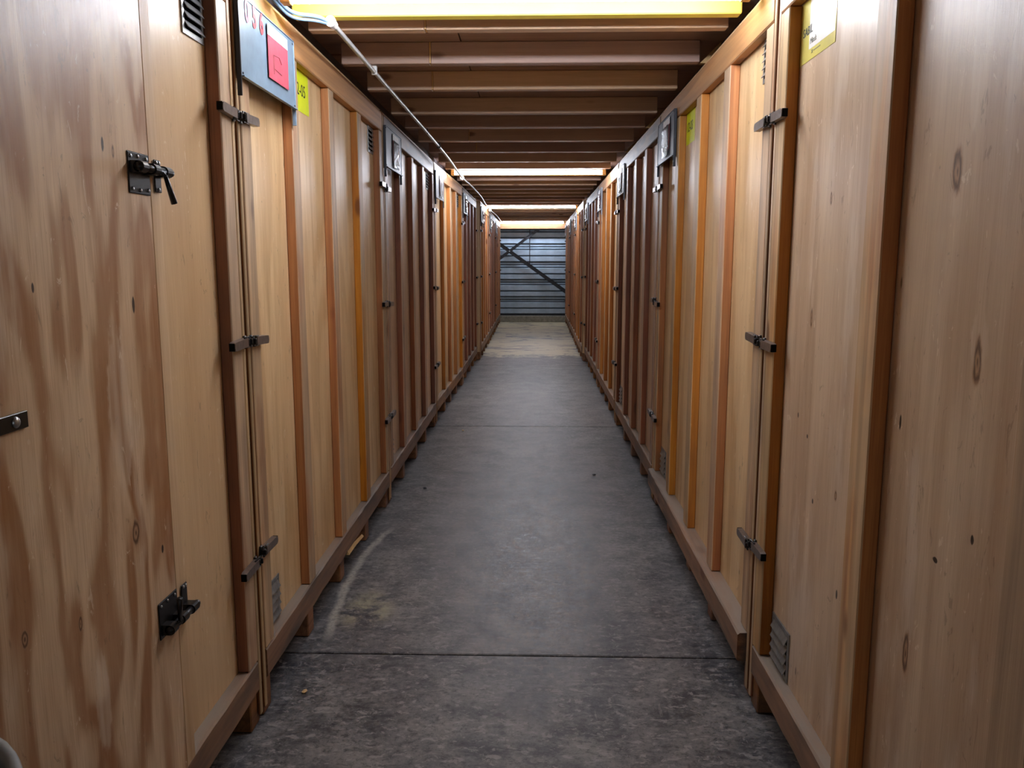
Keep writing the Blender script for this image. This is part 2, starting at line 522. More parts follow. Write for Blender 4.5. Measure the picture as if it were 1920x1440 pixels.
# diagonal bracing in front of the end wall
def bar(name, a, b, w, th, mat, parent, label=None):
    a, b = Vector(a), Vector(b)
    d = b - a
    bm = bmesh.new()
    L = d.length
    bm_box(bm, 0, L, -th / 2, th / 2, -w / 2, w / 2, 0.004)
    bm_box(bm, 0, L, -th / 2 - 0.03, -th / 2, w / 2 - 0.008, w / 2, 0)
    ang = math.atan2(d.z, d.x)
    return obj(name, bm, mat, parent, a, (0, -ang, 0), label=label)


cb = tag(empty('cross_brace', (0, YW - 0.12, 0)), 'dark steel diagonal cross brace in front of the ribbed end wall', 'brace')
bar('brace_bar', (-1.15, 0, 1.28), (0.20, 0, 2.29), 0.065, 0.012, M['steel_dark'], cb)
bar('brace_bar', (-1.2, 0.04, 2.11), (1.0, 0.04, 0.545), 0.085, 0.012, M['steel_dark'], cb)
bm = bmesh.new()
bm_cyl(bm, (-0.605, -0.03, 1.69), (-0.605, 0.04, 1.69), 0.012)
obj('bolt', bm, M['zinc'], cb)
pr = tag(empty('pull_rod', (-0.126, YW - 0.075, 1.33)), 'thin dark pull rod with a ring hanging on the steel end wall', 'rod')
bm = bmesh.new()
bm_cyl(bm, (0, 0, 0), (0, 0, 0.87), 0.009, n=8)
obj('rod', bm, M['steel_dark'], pr)
ring = [(0.028 * math.sin(a), 0, -0.04 + 0.045 * math.cos(a)) for a in [i * math.pi / 6 for i in range(13)]]
tube('ring', ring, 0.006, M['zinc'], pr)

# ------------------------------------------------------------ setting: ceiling
ceil = box('ceiling', -2.7, 2.7, -3.0, 20.2, 2.475, 2.6, M['beam_steel'])
tag(ceil, 'timber deck on closely spaced joists bridging the aisle', None, None, 'structure')
CZ = 2.475
def cbox(name, x0, x1, y0, y1, z0, z1, mat, bev=0.0, label=None):
    return box(name, x0 + 2.7, x1 + 2.7, y0 + 3.0, y1 + 3.0, z0 - CZ, z1 - CZ, mat, ceil, bev, label=label)


y = -3.0
for i in range(19):
    y1 = y + 1.22
    cbox('deck_panel', -1.6, -0.335, y + 0.003, y1 - 0.003, 2.455, 2.475, M['deck'])
    cbox('deck_panel', -0.329, 1.6, y + 0.003, y1 - 0.003, 2.455, 2.475, M['deck'])
    y = y1
LIGHT_Y = [2.83, 8.36, 13.78, 19.46]
BEAM_Y = [3.075, 8.70, 14.3]
far_edge = [3.33, 3.875, 4.447, 5.151, 5.686, 6.32, 6.942, 7.619, 8.18, 9.38, 9.98, 10.56, 11.14, 11.73, 12.33, 12.92, 13.5,
            14.95, 15.55, 16.1, 16.7, 17.3, 17.9, 18.4, 18.95]
near = [-1.4, -0.8, -0.2, 0.4, 1.0, 1.6, 2.2, 2.75]
for i, fy in enumerate(near + far_edge):
    j = 'joist' if (i * 7) % 5 < 3 else 'joist_dusk'
    xl, xr = -0.868, 0.724
    cut = {8: -0.42, 9: -0.47, 10: -0.53, 13: -0.49, 14: -0.48}.get(i)
    if cut is None:
        cbox('joist', xl, xr, fy - 0.055, fy, 2.362, 2.454, M[j], 0.003)
    else:
        cbox('joist', xl, cut - 0.003, fy - 0.055, fy, 2.362, 2.454, M[j], 0.003)
        cbox('joist', cut + 0.003, xr, fy - 0.055, fy, 2.362, 2.454, M[j], 0.003)
        cbox('shim', cut - 0.0028, cut + 0.0028, fy - 0.057, fy - 0.002, 2.364, 2.453, M['splinter'], label='pale shim in the joist joint')
# painted beams that carry the lamps
for i, ly in enumerate(BEAM_Y):
    cbox('beam', -0.872, 0.726, ly, ly + 0.055, 2.356, 2.454, M['yellow_paint' if i == 0 else 'yellow_worn'], 0.004,
         'yellow-painted beam' if i == 0 else 'faded yellow beam')
cbox('header', -1.2, 1.2, 19.62, 19.68, 2.205, 2.454, M['header'], 0.004, 'deep wooden header before the end wall')
# assumed steel carriers above the crate tops, toned dark as the shaded void
cbox('steel_carrier', -1.02, -0.965, -3.0, 19.9, 2.36, 2.454, M['beam_steel'])
cbox('steel_carrier', 0.83, 0.885, -3.0, 19.9, 2.36, 2.454, M['beam_steel'])
for k, fy in enumerate([3.875, 5.686, 6.942]):
    bm = bmesh.new()
    vs = [bm.verts.new(c) for c in ((0, 0, 0), (0.09, 0, 0), (0.09, 0, 0.09), (0, 0.03, 0), (0.09, 0.03, 0), (0.09, 0.03, 0.09))]
    for f in ((0, 1, 2), (5, 4, 3), (0, 3, 4, 1), (1, 4, 5, 2), (2, 5, 3, 0)):
        bm.faces.new([vs[q] for q in f])
    bmesh.ops.recalc_face_normals(bm, faces=bm.faces)
    o = obj('wedge', bm, M['splinter'], ceil, (0.73 + 2.7, fy + 3.0 - 0.03, 2.362 - CZ))

# ------------------------------------------------------------ lamps
names = ['nearest bright tube lamp across the aisle, fixed to the yellow beam', 'second tube lamp from the viewer, crossed by the grey conduit',
         'third tube lamp from the viewer, halfway down the aisle', 'farthest tube lamp, just before the steel end wall']
for i, ly in enumerate(LIGHT_Y):
    L = tag(empty('tube_light', (-0.07, ly, 2.326)), names[i], 'lamp', 'tube lamps across the aisle')
    bm = bmesh.new()
    bm_box(bm, -0.755, 0.755, -0.018, 0.018, 0.038, 0.058, 0.004)
    obj('housing', bm, M['white'], L)
    bm = bmesh.new()
    bm_cyl(bm, (-0.73, 0, 0.019), (0.73, 0, 0.019), 0.017, n=12)
    obj('tube', bm, M['tube'], L, smooth=True)
    for s in (-1, 1):
        bm = bmesh.new()
        bm_box(bm, min(s * 0.73, s * 0.765), max(s * 0.73, s * 0.765), -0.02, 0.02, 0.0, 0.05, 0.004)
        obj('end_cap', bm, M['yellow_worn'], L)
    bm = bmesh.new()
    bm_box(bm, -0.5, 0.5, -0.02, 0.02, 0.062, 0.128 if i < 3 else 0.128, 0)
    obj('bracket', bm, M['white'], L)

# ------------------------------------------------------------ conduit
cd = tag(empty('conduit', (-0.73, 3.03, 2.33)), 'thin pale grey conduit running under the joists along the left side', 'conduit')
def rel(pts): return [(x + 0.73, y - 3.03, z - 2.33) for x, y, z in pts]
tube('pipe', rel([(-0.72, 3.04, 2.325), (-0.728, 4.0, 2.335), (-0.73, 5.3, 2.343), (-0.725, 5.6, 2.338), (-0.715, 7.0, 2.325), (-0.725, 7.9, 2.306), (-0.728, 8.2, 2.304), (-0.73, 8.38, 2.304)]), 0.0095, M['pvc'], cd)
tube('pipe', rel([(-0.73, 8.36, 2.304), (-0.73, 8.6, 2.306), (-0.735, 9.5, 2.335), (-0.72, 11.3, 2.33), (-0.75, 12.4, 2.325), (-0.745, 13.5, 2.305), (-0.745, 14.05, 2.305), (-0.73, 15.4, 2.32), (-0.75, 17, 2.34), (-0.76, 19.2, 2.335)]), 0.0085, M['pvc'], cd)
tube('cable', rel([(-0.90, 2.80, 2.40), (-0.86, 2.87, 2.355), (-0.83, 2.93, 2.325), (-0.76, 2.97, 2.33), (-0.735, 3.0, 2.325), (-0.722, 3.05, 2.325)]), 0.007, M['cable'], cd, label='blue-grey flexible cable')
tube('cable', rel([(-0.905, 2.80, 2.39), (-0.865, 2.88, 2.343), (-0.835, 2.94, 2.313), (-0.765, 2.98, 2.318), (-0.735, 3.01, 2.317), (-0.722, 3.05, 2.32)]), 0.006, M['cable'], cd, label='blue-grey flexible cable')
for (x, y, z, r) in ((-0.72, 3.045, 2.325, 0.015), (-0.73, 8.42, 2.304, 0.016), (-0.745, 13.9, 2.305, 0.016), (-0.76, 19.15, 2.335, 0.016)):
    bm = bmesh.new()
    bm_cyl(bm, (x + 0.73, y - 3.03 - 0.02, z - 2.33), (x + 0.73, y - 3.03 + 0.025, z - 2.33), r, n=14)
    bm_cyl(bm, (x + 0.73, y - 3.03 - 0.028, z - 2.33), (x + 0.73, y - 3.03 - 0.02, z - 2.33), r + 0.004, n=14)
    obj('coupling', bm, M['white'], cd, smooth=False)
for (x, y, z) in ((-0.727, 3.85, 2.334), (-0.72, 6.29, 2.33)):
    bm = bmesh.new()
    bm_box(bm, -0.013, 0.013, -0.008, 0.008, -0.013, 0.026, 0.003)
    obj('clip', bm, M['white'] if y < 4 else M['black_metal'], cd, (x + 0.73, y - 3.03, z - 2.33))
bm = bmesh.new()
bm_box(bm, -0.003, 0.003, -0.003, 0.003, -0.02, 0.05, 0.001)
obj('cable_tie', bm, M['black_metal'], cd, (0.01, 5.65 - 3.03, 0.015))

# ------------------------------------------------------------ crates
D = 0.038          # how far the framing stands proud of the plywood
H = 2.35


def latch_meshes():
    bm = bmesh.new()                      # lever: channel with a rounded tip
    prof = [(0.008, -0.014), (0.112, -0.014), (0.119, -0.0105), (0.122, -0.004), (0.122, 0.004), (0.119, 0.0105), (0.112, 0.014), (0.008, 0.014)]
    n = len(prof)
    A = [bm.verts.new((x, -0.001, z)) for x, z in prof]
    B = [bm.verts.new((x, -0.019, z * 0.93)) for x, z in prof]
    bm.faces.new(A)
    bm.faces.new(B[::-1])
    for i in range(n): bm.faces.new((A[i], A[(i + 1) % n], B[(i + 1) % n], B[i]))
    bmesh.ops.recalc_face_normals(bm, faces=bm.faces)
    bar_ = mesh_from('latch', bm, M['brown_metal'])
    bm = bmesh.new()                      # wire loop bridging to the keeper
    for z in (-0.010, 0.010): bm_cyl(bm, (-0.014, -0.014, z * 1.5), (0.03, -0.014, z * 1.5), 0.0026, n=6)
    bm_cyl(bm, (-0.014, -0.014, -0.016), (-0.014, -0.014, 0.016), 0.0026, n=6)
    loop = mesh_from('wire_loop', bm, M['black_metal'], True)
    bm = bmesh.new()                      # keeper with hook
    bm_box(bm, -0.014, 0.006, -0.004, 0.0, -0.019, 0.019, 0.001)
    bm_box(bm, -0.010, 0.000, -0.018, 0.0, -0.009, 0.009, 0.002)
    bm_box(bm, -0.018, -0.010, -0.024, -0.010, -0.009, 0.009, 0.002)
    keep = mesh_from('keeper', bm, M['black_metal'])
    bm = bmesh.new()                      # black plate painting the shade in the lever's open end
    bm_box(bm, 0.1215, 0.1235, -0.0175, -0.001, -0.0115, 0.0115)
    hol = mesh_from('open_end_shade', bm, M['hollow'])
    bm = bmesh.new()
    bm_cyl(bm, (-0.004, -0.0065, -0.0145), (-0.004, -0.003, -0.0145), 0.0035, 0.0045, 8)
    scr = mesh_from('screw', bm, M['zinc'], True)
    return bar_, loop, keep, scr, hol


LM = latch_meshes()


def latch(parent, u, z, flip, out=0.0, tilt=0.0):
    o = link(bpy.data.objects.new('latch', LM[0]), parent)
    o.location = (u, -D - out, z)
    o.rotation_euler = (0, tilt, 0)
    if flip:
        o.rotation_euler = (math.pi, tilt, math.pi) if False else (0, math.pi + tilt, 0)
    for me, nm in ((LM[1], 'wire_loop'), (LM[2], 'keeper'), (LM[4], 'open_end_shade'), (LM[3], 'screw'), (LM[3], 'screw')):
        c = link(bpy.data.objects.new(nm, me), o)
    c.location = (0, 0, 0.029)
    return o


def vent_mesh(w, h, nl):
    bm = bmesh.new()
    t_ = 0.014
    bm_box(bm, 0, w, -0.004, 0, 0, t_); bm_box(bm, 0, w, -0.004, 0, h - t_, h)
    bm_box(bm, 0, t_, -0.004, 0, t_, h - t_); bm_box(bm, w - t_, w, -0.004, 0, t_, h - t_)
    fr = mesh_from('vent', bm, M['vent_metal'])
    step = (h - 2 * t_) / nl
    bm = bmesh.new()
    vs = [bm.verts.new(c) for c in ((t_, -0.001, step * 0.98), (w - t_, -0.001, step * 0.98), (w - t_, -0.014, step * 0.16), (t_, -0.014, step * 0.16),
                                    (t_, 0.0, step * 0.93), (w - t_, 0.0, step * 0.93), (w - t_, -0.012, step * 0.12), (t_, -0.012, step * 0.12))]
    for f in ((0, 1, 2, 3), (7, 6, 5, 4), (0, 4, 5, 1), (1, 5, 6, 2), (2, 6, 7, 3), (3, 7, 4, 0)): bm.faces.new([vs[k] for k in f])
    bmesh.ops.recalc_face_normals(bm, faces=bm.faces)
    sl = mesh_from('louvre', bm, M['vent_metal'])
    bm = bmesh.new()
    bm_box(bm, t_ * 0.5, w - t_ * 0.5, -0.0012, 0, t_ * 0.5, h - t_ * 0.5)
    bk = mesh_from('backing', bm, M['hollow'])
    return fr, sl, bk, step, t_


VM = {'low': vent_mesh(0.17, 0.155, 4), 'up': vent_mesh(0.14, 0.15, 5)}


def vent(parent, kind, u, z):
    fr, sl, bk, step, t_ = VM[kind]
    o = link(bpy.data.objects.new('vent', fr), parent)
    o.location = (u, -0.0005, z)
    link(bpy.data.objects.new('backing', bk), o)
    for i in range(4 if kind == 'low' else 5):
        s = link(bpy.data.objects.new('louvre', sl), o)
        s.location = (0, 0, t_ + i * step)
    return o


def placard(parent, u, kind, word=None):
    """sheet-metal card holder hung on the top rail"""
    w, z0, z1 = 0.555, 2.035, 2.272
    mat = M[{'blue': 'placard_blue', 'dark': 'placard_dark', 'grey': 'placard_grey'}[kind]]
    yo = -D - 0.012
    bm = bmesh.new()
    bm_box(bm, 0, w, -0.003, 0, 0, z1 - z0)
    bm_box(bm, 0.0, w, -0.012, -0.003, 0, 0.004)
    bm_box(bm, 0.0, w, -0.006, -0.003, z1 - z0 - 0.003, z1 - z0)
    p = obj('placard', bm, mat, parent, (u, yo, z0), label={'blue': 'blue-grey metal card holder with red stencilled numbers', 'dark': 'charcoal metal card holder',
                                                             'grey': 'pale grey metal card holder'}[kind])
    for x in (-0.008, w - 0.002):
        bm = bmesh.new()
        bm_box(bm, 0, 0.006, -0.005, 0.009, -0.055, z1 - z0, 0.001)
        obj('side_channel', bm, M['steel_dark'] if x < 0 or kind == 'dark' else mat, p, (x, 0, 0))
    # card in its sleeve
    cx = 0.247 if kind == 'blue' else 0.215
    bm = bmesh.new()
    bm_box(bm, 0, 0.215, -0.0015, 0, 0, 0.132)
    obj('card', bm, M['card_red'] if kind == 'blue' else M['card_maroon'], p, (cx, -0.007, 0.050))
    bm = bmesh.new()
    bm_box(bm, 0, 0.215, -0.0015, 0, 0, 0.035)
    obj('sleeve_top', bm, M['white'], p, (cx, -0.0075, 0.183))
    if kind != 'blue':
        bm = bmesh.new()
        n = 9
        g = [[bm.verts.new((i * 0.2 / n, -0.012 - 0.006 * random.random(), k * 0.16 / n)) for i in range(n + 1)] for k in range(n + 1)]
        for a in range(n):
            for b in range(n): bm.faces.new((g[a][b], g[a][b + 1], g[a + 1][b + 1], g[a + 1][b]))
        r = bmesh.ops.extrude_face_region(bm, geom=list(bm.faces))
        bmesh.ops.translate(bm, vec=(0, 0.001, 0), verts=[q for q in r['geom'] if isinstance(q, bmesh.types.BMVert)])
        bmesh.ops.recalc_face_normals(bm, faces=bm.faces)
        obj('sleeve', bm, M['film'], p, (cx, 0, 0.02), smooth=True, label='crinkled clear plastic sleeve')
    R = Matrix.Rotation(math.pi / 2, 4, 'X')
    if word:
        for ch, dx, m_ in zip(word, (0.028, 0.098, 0.166), ('faded_ink', 'red_ink', 'red_ink')):
            text('stencil_digit', ch, 0.092, M[m_], p, Matrix.Translation((dx * 0.97 + 0.022, -0.0045, 0.172)) @ R, 0.8, bold=0.003)
        # faint felt-pen strokes on the card
        for a, b in (((0.30, 0.13), (0.36, 0.135)), ((0.30, 0.07), (0.30, 0.13)), ((0.31, 0.088), (0.385, 0.083)), ((0.36, 0.135), (0.385, 0.118))):
            a, b = Vector((a[0], -0.0088, a[1])), Vector((b[0], -0.0088, b[1]))
            bm = bmesh.new()
            bm_cyl(bm, a, b, 0.0012, n=5)
            obj('pen_stroke', bm, M['card_maroon'], p)
    for x in (0.012, w - 0.012):
        for z in (0.012, z1 - z0 - 0.012):
            bm = bmesh.new()
            bm_cyl(bm, (x, -0.0055, z), (x, -0.003, z), 0.003, 0.004, 8)
            obj('rivet', bm, M['steel_dark'], p)
    return p


def yellow_label(parent, u, word):
    bm = bmesh.new()
    bm_box(bm, 0, 0.215, -0.0008, 0, 0, 0.160)
    p = obj('label', bm, M['label'], parent, (u, -0.0004, 2.072), label='neon yellow label reading %s' % word)
    text('lettering', word, 0.066, M['ink'], p, Matrix.Translation((0.018, -0.0012, 0.062)) @ Matrix.Rotation(math.pi / 2, 4, 'X'), 1.0)
    return p


def crate(side, ynear, yfar, x0, label, battens, ply='ply', bat='batten', plac='dark', word=None, rot=0.0, x1=None,
          lowvent=True, upvent=True, special=None, out=0.0, nolatch=(), group='wooden storage crates along the aisle', rail_inset=0.0, zoff=0.0):
    """side -1: left row, facing +X; side 1: right row, facing -X. u runs left to right as seen from the aisle"""
    Wd = yfar - ynear
    x1 = x0 if x1 is None else x1
    skew = math.atan2(x1 - x0, Wd)
    # x0 is the x of the framing's outer face; the crate origin lies on the plywood plane
    if side < 0:
        root = empty('storage_crate', (x0 - D, ynear, 0), math.pi / 2 - skew)
    else:
        root = empty('storage_crate', (x1 + D, yfar, 0), -math.pi / 2 - skew)
    tag(root, label, 'crate', group)
    j = lambda s=0.002: random.uniform(-s, s)
    U0, U1 = 0.006, Wd - 0.006
    dep = 1.35
    # body
    if special != 'door':
        m_ply = M[ply] if isinstance(ply, str) else ply
        bm = bmesh.new()
        bm_box(bm, U0 + 0.013, U1 - 0.013, 0, 0.012, 0.133, H - 0.013)
        obj('front_panel', bm, m_ply, root)
    pm = M['ply_b']
    box('side_panel', U0, U0 + 0.012, -D + 0.012, dep, 0.12, H - 0.012, pm, root)
    box('side_panel', U1 - 0.012, U1, -D + 0.012, dep, 0.12, H - 0.012, pm, root)
    box('roof_panel', U0, U1, -D + 0.01, dep, H - 0.012, H, pm, root)
    box('base_panel', U0 + 0.012, U1 - 0.012, 0.013, dep, 0.12, 0.132, M['runner'], root)
    # edge strips and posts
    for s in (0, 1):
        a, b = (U0, U0 + 0.022) if s == 0 else (U1 - 0.022, U1)
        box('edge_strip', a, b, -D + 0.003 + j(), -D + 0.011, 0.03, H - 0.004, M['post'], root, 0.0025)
        a, b = (U0 + 0.027, U0 + 0.108) if s == 0 else (U1 - 0.108, U1 - 0.027)
        box('post', a + j(), b + j(), -D + j(0.0015), -0.0005, 0.224 if rail_inset else 0.224, H - 0.125, M['post' if bat == 'batten' else 'batten_red_shade'] if random.random() < .8 else M[bat], root, 0.003,
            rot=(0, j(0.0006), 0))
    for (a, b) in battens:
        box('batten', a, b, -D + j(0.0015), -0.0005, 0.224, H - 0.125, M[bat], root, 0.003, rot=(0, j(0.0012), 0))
    box('top_rail', U0 + 0.024, U1 - 0.024, -D - 0.001, -0.0005, H - 0.123, H - 0.014, M['top_rail'] if bat == 'batten' else M['rail'], root, 0.004)
    o1, o2 = U0 + 0.03, U1 - 0.03
    ri = 0.028 if out else 0.0
    # bottom rail: knocked about by pallet trucks, so its edges wander
    bm = bmesh.new()
    L_, dp_, hh_ = o2 - o1, D + 0.0005 + ri, 0.104
    ns = 26
    secs = []
    for k in range(ns + 1):
        x_ = L_ * k / ns
        c1, c2, c3 = (abs(random.gauss(0, 0.0022)) for _ in range(3))
        secs.append([bm.verts.new(q) for q in ((x_, dp_, 0), (x_, 0.004 + c1, 0), (x_, 0, 0.005 + c1), (x_, 0 + c3 * 0.4, hh_ - 0.005 - c2),
                                               (x_, 0.005 + c2, hh_ - c2 * 0.3), (x_, dp_, hh_))])
    for k in range(ns):
        for q in range(6): bm.faces.new((secs[k][q], secs[k][(q + 1) % 6], secs[k + 1][(q + 1) % 6], secs[k + 1][q]))
    bm.faces.new(secs[0][::-1]); bm.faces.new(secs[-1])
    bmesh.ops.recalc_face_normals(bm, faces=bm.faces)
    obj('bottom_rail', bm, M['rail'], root, (o1, -D - 0.001 - ri, 0.118))
    # runners under the floor
    for c in [0.045] + [(a + b) / 2 for a, b in battens] + [Wd - 0.045]:
        w = 0.04
        box('runner', max(U0, c - w), min(U1, c + w), -D + 0.014 + j(0.006), dep, 0.002, 0.117, M['runner'], root, 0.004)
    for z in (1.92, 1.242, 0.556):
        if special != 'door':
            latch(root, 0.024, z + j(0.01), False, tilt=j(0.05))
        if 'far' not in nolatch:
            latch(root, Wd - 0.024, z + j(0.01), True, tilt=j(0.05))
    if special != 'door':
        if lowvent: vent(root, 'low', 0.128, 0.226)
        placard(root, 0.012, plac, word)
    if upvent: vent(root, 'up', Wd - 0.262, 2.085)
    return root


bL = [(0.575, 0.66), (1.135, 1.22), (1.705, 1.80)]
def rb(w): return [(w - b, w - a) for a, b in ((0.60, 0.70), (1.15, 1.255), (1.71, 1.80))]

# --- spots read off the near panels (u along the crate, z up)
plyL0 = plywood('near_left_plywood', lin(230, 202, 166), lin(160, 110, 68), 1.15, 5.5, seed=5.3, rand=False, streak=0.4, fs=(4.6, 1.1), pale=lin(232, 212, 184), spots=[
    (1.72, 1.40, 0.006, 0.02, 'hole'), (1.42, 0.796, 0.008, 0.02, 'knot'), (1.25, 0.847, 0.012, 0.02, 'knot'), (1.78, 0.818, 0.006, 0.012, 'hole'),
    (1.31, 1.184, 0.005, 0.006, 'pale'), (1.636, 1.732, 0.005, 0.016, 'hole'), (1.677, 1.722, 0.006, 0.018, 'knot'), (1.66, 0.90, 0.02, 0.035, 'knot'),
    (1.66, 0.90, 0.05, 0.08, 'halo'), (1.36, 1.45, 0.004, 0.01, 'hole'), (1.22, 1.86, 0.006, 0.012, 'hole'), (1.63, 1.18, 0.05, 0.2, 'pale'),
    (1.48, 0.6, 0.03, 0.12, 'pale'), (1.7, 1.95, 0.06, 0.12, 'pale'), (1.235, 1.9, 0.01, 0.3, 'halo'), (1.56, 1.1, 0.04, 0.3, 'halo')])
plyL0b = plywood('left_panel_plywood', lin(222, 192, 150), lin(188, 146, 102), 0.5, 4, seed=1.1, rand=False, spots=[
    (1.95, 1.93, 0.013, 0.035, 'knot'), (1.94, 1.17, 0.012, 0.03, 'knot'), (2.17, 0.52, 0.03, 0.05, 'halo')])
plyR0 = plywood('near_right_plywood', lin(218, 194, 164), lin(166, 130, 98), 0.55, 4, seed=8.2, rand=False, streak=0.7, pale=lin(228, 212, 192), spots=[
    (2.65 - 1.568, 1.66, 0.022, 0.05, 'knot'), (2.65 - 1.568, 1.60, 0.018, 0.03, 'pale'), (2.65 - 1.445, 1.321, 0.016, 0.05, 'knot'), (2.65 - 1.445, 1.36, 0.03, 0.06, 'pale'),
    (2.65 - 2.216, 1.657, 0.008, 0.02, 'knot'), (2.65 - 2.318, 1.339, 0.010, 0.035, 'knot'), (2.65 - 2.318, 1.40, 0.012, 0.05, 'pale'), (2.65 - 2.061, 0.9, 0.010, 0.018, 'knot'),
    (2.65 - 2.227, 0.836, 0.006, 0.008, 'hole'), (2.65 - 2.014, 0.654, 0.006, 0.014, 'hole'), (2.65 - 1.413, 1.01, 0.006, 0.01, 'hole'),
    (2.65 - 1.725, 1.161, 0.005, 0.018, 'hole'), (2.65 - 1.625, 0.69, 0.014, 0.06, 'knot'), (2.65 - 1.64, 0.55, 0.03, 0.16, 'halo'),
    (2.65 - 1.536, 0.927, 0.01, 0.006, 'hole'), (2.65 - 1.966, 0.359, 0.005, 0.008, 'hole'), (2.65 - 2.299, 1.004, 0.006, 0.007, 'hole'),
    (2.65 - 2.388, 1.049, 0.005, 0.008, 'hole'), (2.65 - 1.52, 1.9, 0.03, 0.2, 'pale'), (2.65 - 2.35, 1.6, 0.02, 0.25, 'pale')])

# --- left row
L0 = crate(-1, 0.07, 2.49, -0.885, 'nearest left crate with a plywood door closed by two black barrel bolts', [], bat='batten', special='door')
Wd0 = 2.42
bm = bmesh.new(); bm_box(bm, 1.86, Wd0 - 0.04, 0, 0.012, 0.13, H - 0.02)
obj('front_panel', bm, plyL0b, L0)
bm = bmesh.new(); bm_box(bm, 0.02, 1.837, -D - 0.002, -0.004, 0.06, H - 0.016, 0.0015)
door = obj('door', bm, plyL0, L0, label='flush plywood door with brown wavy grain')
bm = bmesh.new(); bm_box(bm, 1.8425, 1.892, -D, -0.0005, 0.06, H - 0.016, 0.0015)
obj('door_trim', bm, M['strip'], L0, label='pale narrow trim strip beside the door')


def barrel_bolt(parent, u, z, up):
    """plate, barrel straps, round bar, swinging handle; u = left edge of plate"""
    s = 1 if up else -1
    yo = -D - 0.002
    bm = bmesh.new(); bm_box(bm, 0, 0.100, -0.003, 0, -0.045, 0.045, 0.002)
    p = obj('barrel_bolt', bm, M['black_metal'], parent, (u, yo, z))
    bz = 0.012 if not up else -0.022
    bm = bmesh.new(); bm_cyl(bm, (0.004, -0.022, bz), (0.168, -0.022, bz), 0.009, n=14)
    obj('bolt_bar', bm, M['black_metal'], p, smooth=True)
    for x in (0.008, 0.068):
        bm = bmesh.new()
        bm_cyl(bm, (x, -0.022, bz), (x + 0.026, -0.022, bz), 0.0125, n=14)
        bm_box(bm, x, x + 0.026, -0.022, -0.003, bz - 0.0125, bz + 0.0125)
        obj('strap', bm, M['black_metal'], p)
    bm = bmesh.new()                       # keeper on the trim
    bm_box(bm, 0.125, 0.158, -0.003, 0, -0.034, 0.04, 0.002)
    bm_cyl(bm, (0.127, -0.022, bz), (0.156, -0.022, bz), 0.0125, n=14)
    bm_box(bm, 0.127, 0.156, -0.022, -0.003, bz - 0.0125, bz + 0.0125)
    obj('keeper', bm, M['black_metal'], p)
    bm = bmesh.new()                       # handle
    e = (0.116, -0.032, bz + s * 0.012) if not up else (0.04, -0.034, bz + 0.012)
    tip = (0.136, -0.040, bz + s * 0.072) if not up else (0.02, -0.045, bz + 0.075)
    bm_cyl(bm, (e[0], -0.022, bz), e, 0.006, 0.005, 8)
    bm_cyl(bm, e, tip, 0.005, 0.0075, 8)
    obj('handle', bm, M['black_metal'], p, smooth=True)
    for (x, zz) in ((0.012, 0.035), (0.045, 0.037), (0.085, 0.035), (0.014, -0.035), (0.05, -0.036), (0.088, -0.034), (0.135, 0.034), (0.149, 0.033), (0.142, -0.027)):
        bm = bmesh.new()
        bm_cyl(bm, (x, -0.0058, zz), (x, -0.003, zz), 0.0030, 0.0048, 8)
        obj('screw_head', bm, M['zinc'], p, smooth=True)
    
    return p


barrel_bolt(L0, 1.733, 1.688, False)
barrel_bolt(L0, 1.735, 0.652, True)
bm = bmesh.new(); bm_box(bm, 0, 0.32, -0.005, 0, 0, 0.029, 0.001)
hs = obj('hasp', bm, M['black_metal'], L0, (1.307 - 0.32, -D - 0.002, 1.212), label='black steel hasp strap')
bm = bmesh.new()
bmesh.ops.create_uvsphere(bm, u_segments=14, v_segments=8, radius=0.010, matrix=Matrix.Translation((0.285, -0.005, 0.0145)) @ Matrix.Diagonal((1, 0.6, 1, 1)))
obj('dome_bolt', bm, M['zinc'], hs, smooth=True, label='shiny dome bolt head')
bm = bmesh.new(); bm_cyl(bm, (1.175, -D - 0.001, 1.775), (1.175, -D - 0.010, 1.775), 0.011, 0.009, 12)
obj('knob', bm, M['black_metal'], L0, smooth=True)

crate(-1, 2.505, 4.90, -0.885, 'left crate with the blue-grey placard stencilled 056 and a label reading 12-05', bL, 'ply', 'batten', 'blue', '056')
L1 = [o for o in COL.objects if o.get('label', '').startswith('left crate with the blue')][0]
yellow_label(L1, 0.725, '12-05')
bm = bmesh.new()
vs = [bm.verts.new(c) for c in ((0.0, -0.004, 0.0), (0.0, 0.01, 0.0), (0.0, 0.003, 0.022), (0.30, -0.012, -0.010), (0.30, -0.009, -0.010), (0.29, -0.004, 0.004), (0.15, -0.006, -0.003), (0.15, 0.003, 0.014))]
for f in ((0, 1, 2), (0, 2, 7, 6), (6, 7, 5, 3), (3, 5, 4), (1, 0, 6, 3, 4), (2, 1, 4, 5, 7)): bm.faces.new([vs[k] for k in f])
obj('splinter', bm, M['splinter'], L1, (1.22, -D - 0.002, 0.106), label='long splinter torn from the bottom rail')
crate(-1, 4.915, 7.34, -0.887, 'second full left crate, behind the one labelled 12-05, with a charcoal placard', bL, 'ply_c', 'batten_red_shade', 'dark')
crate(-1, 7.36, 9.80, -0.887, 'left crate under the second tube lamp with a pale grey placard', [(0.66, 0.74), (1.2, 1.28), (1.74, 1.83)], 'ply', 'batten', 'grey', x1=-0.852)
crate(-1, 9.81, 12.18, -0.853, 'fourth full left crate, the last before the dark gap in the row', bL, 'ply_c', 'batten_red_shade', 'grey')
crate(-1, 12.27, 14.66, -0.802, 'left crate standing forward of its row just past the dark gap', bL, 'ply', 'batten', 'dark')
crate(-1, 14.68, 17.05, -0.806, 'last left crate but one before the steel end wall', bL, 'ply_b', 'batten_red_shade', 'grey')
crate(-1, 17.07, 19.46, -0.812, 'farthest left crate, beside the steel end wall', bL, 'ply', 'batten', 'grey')

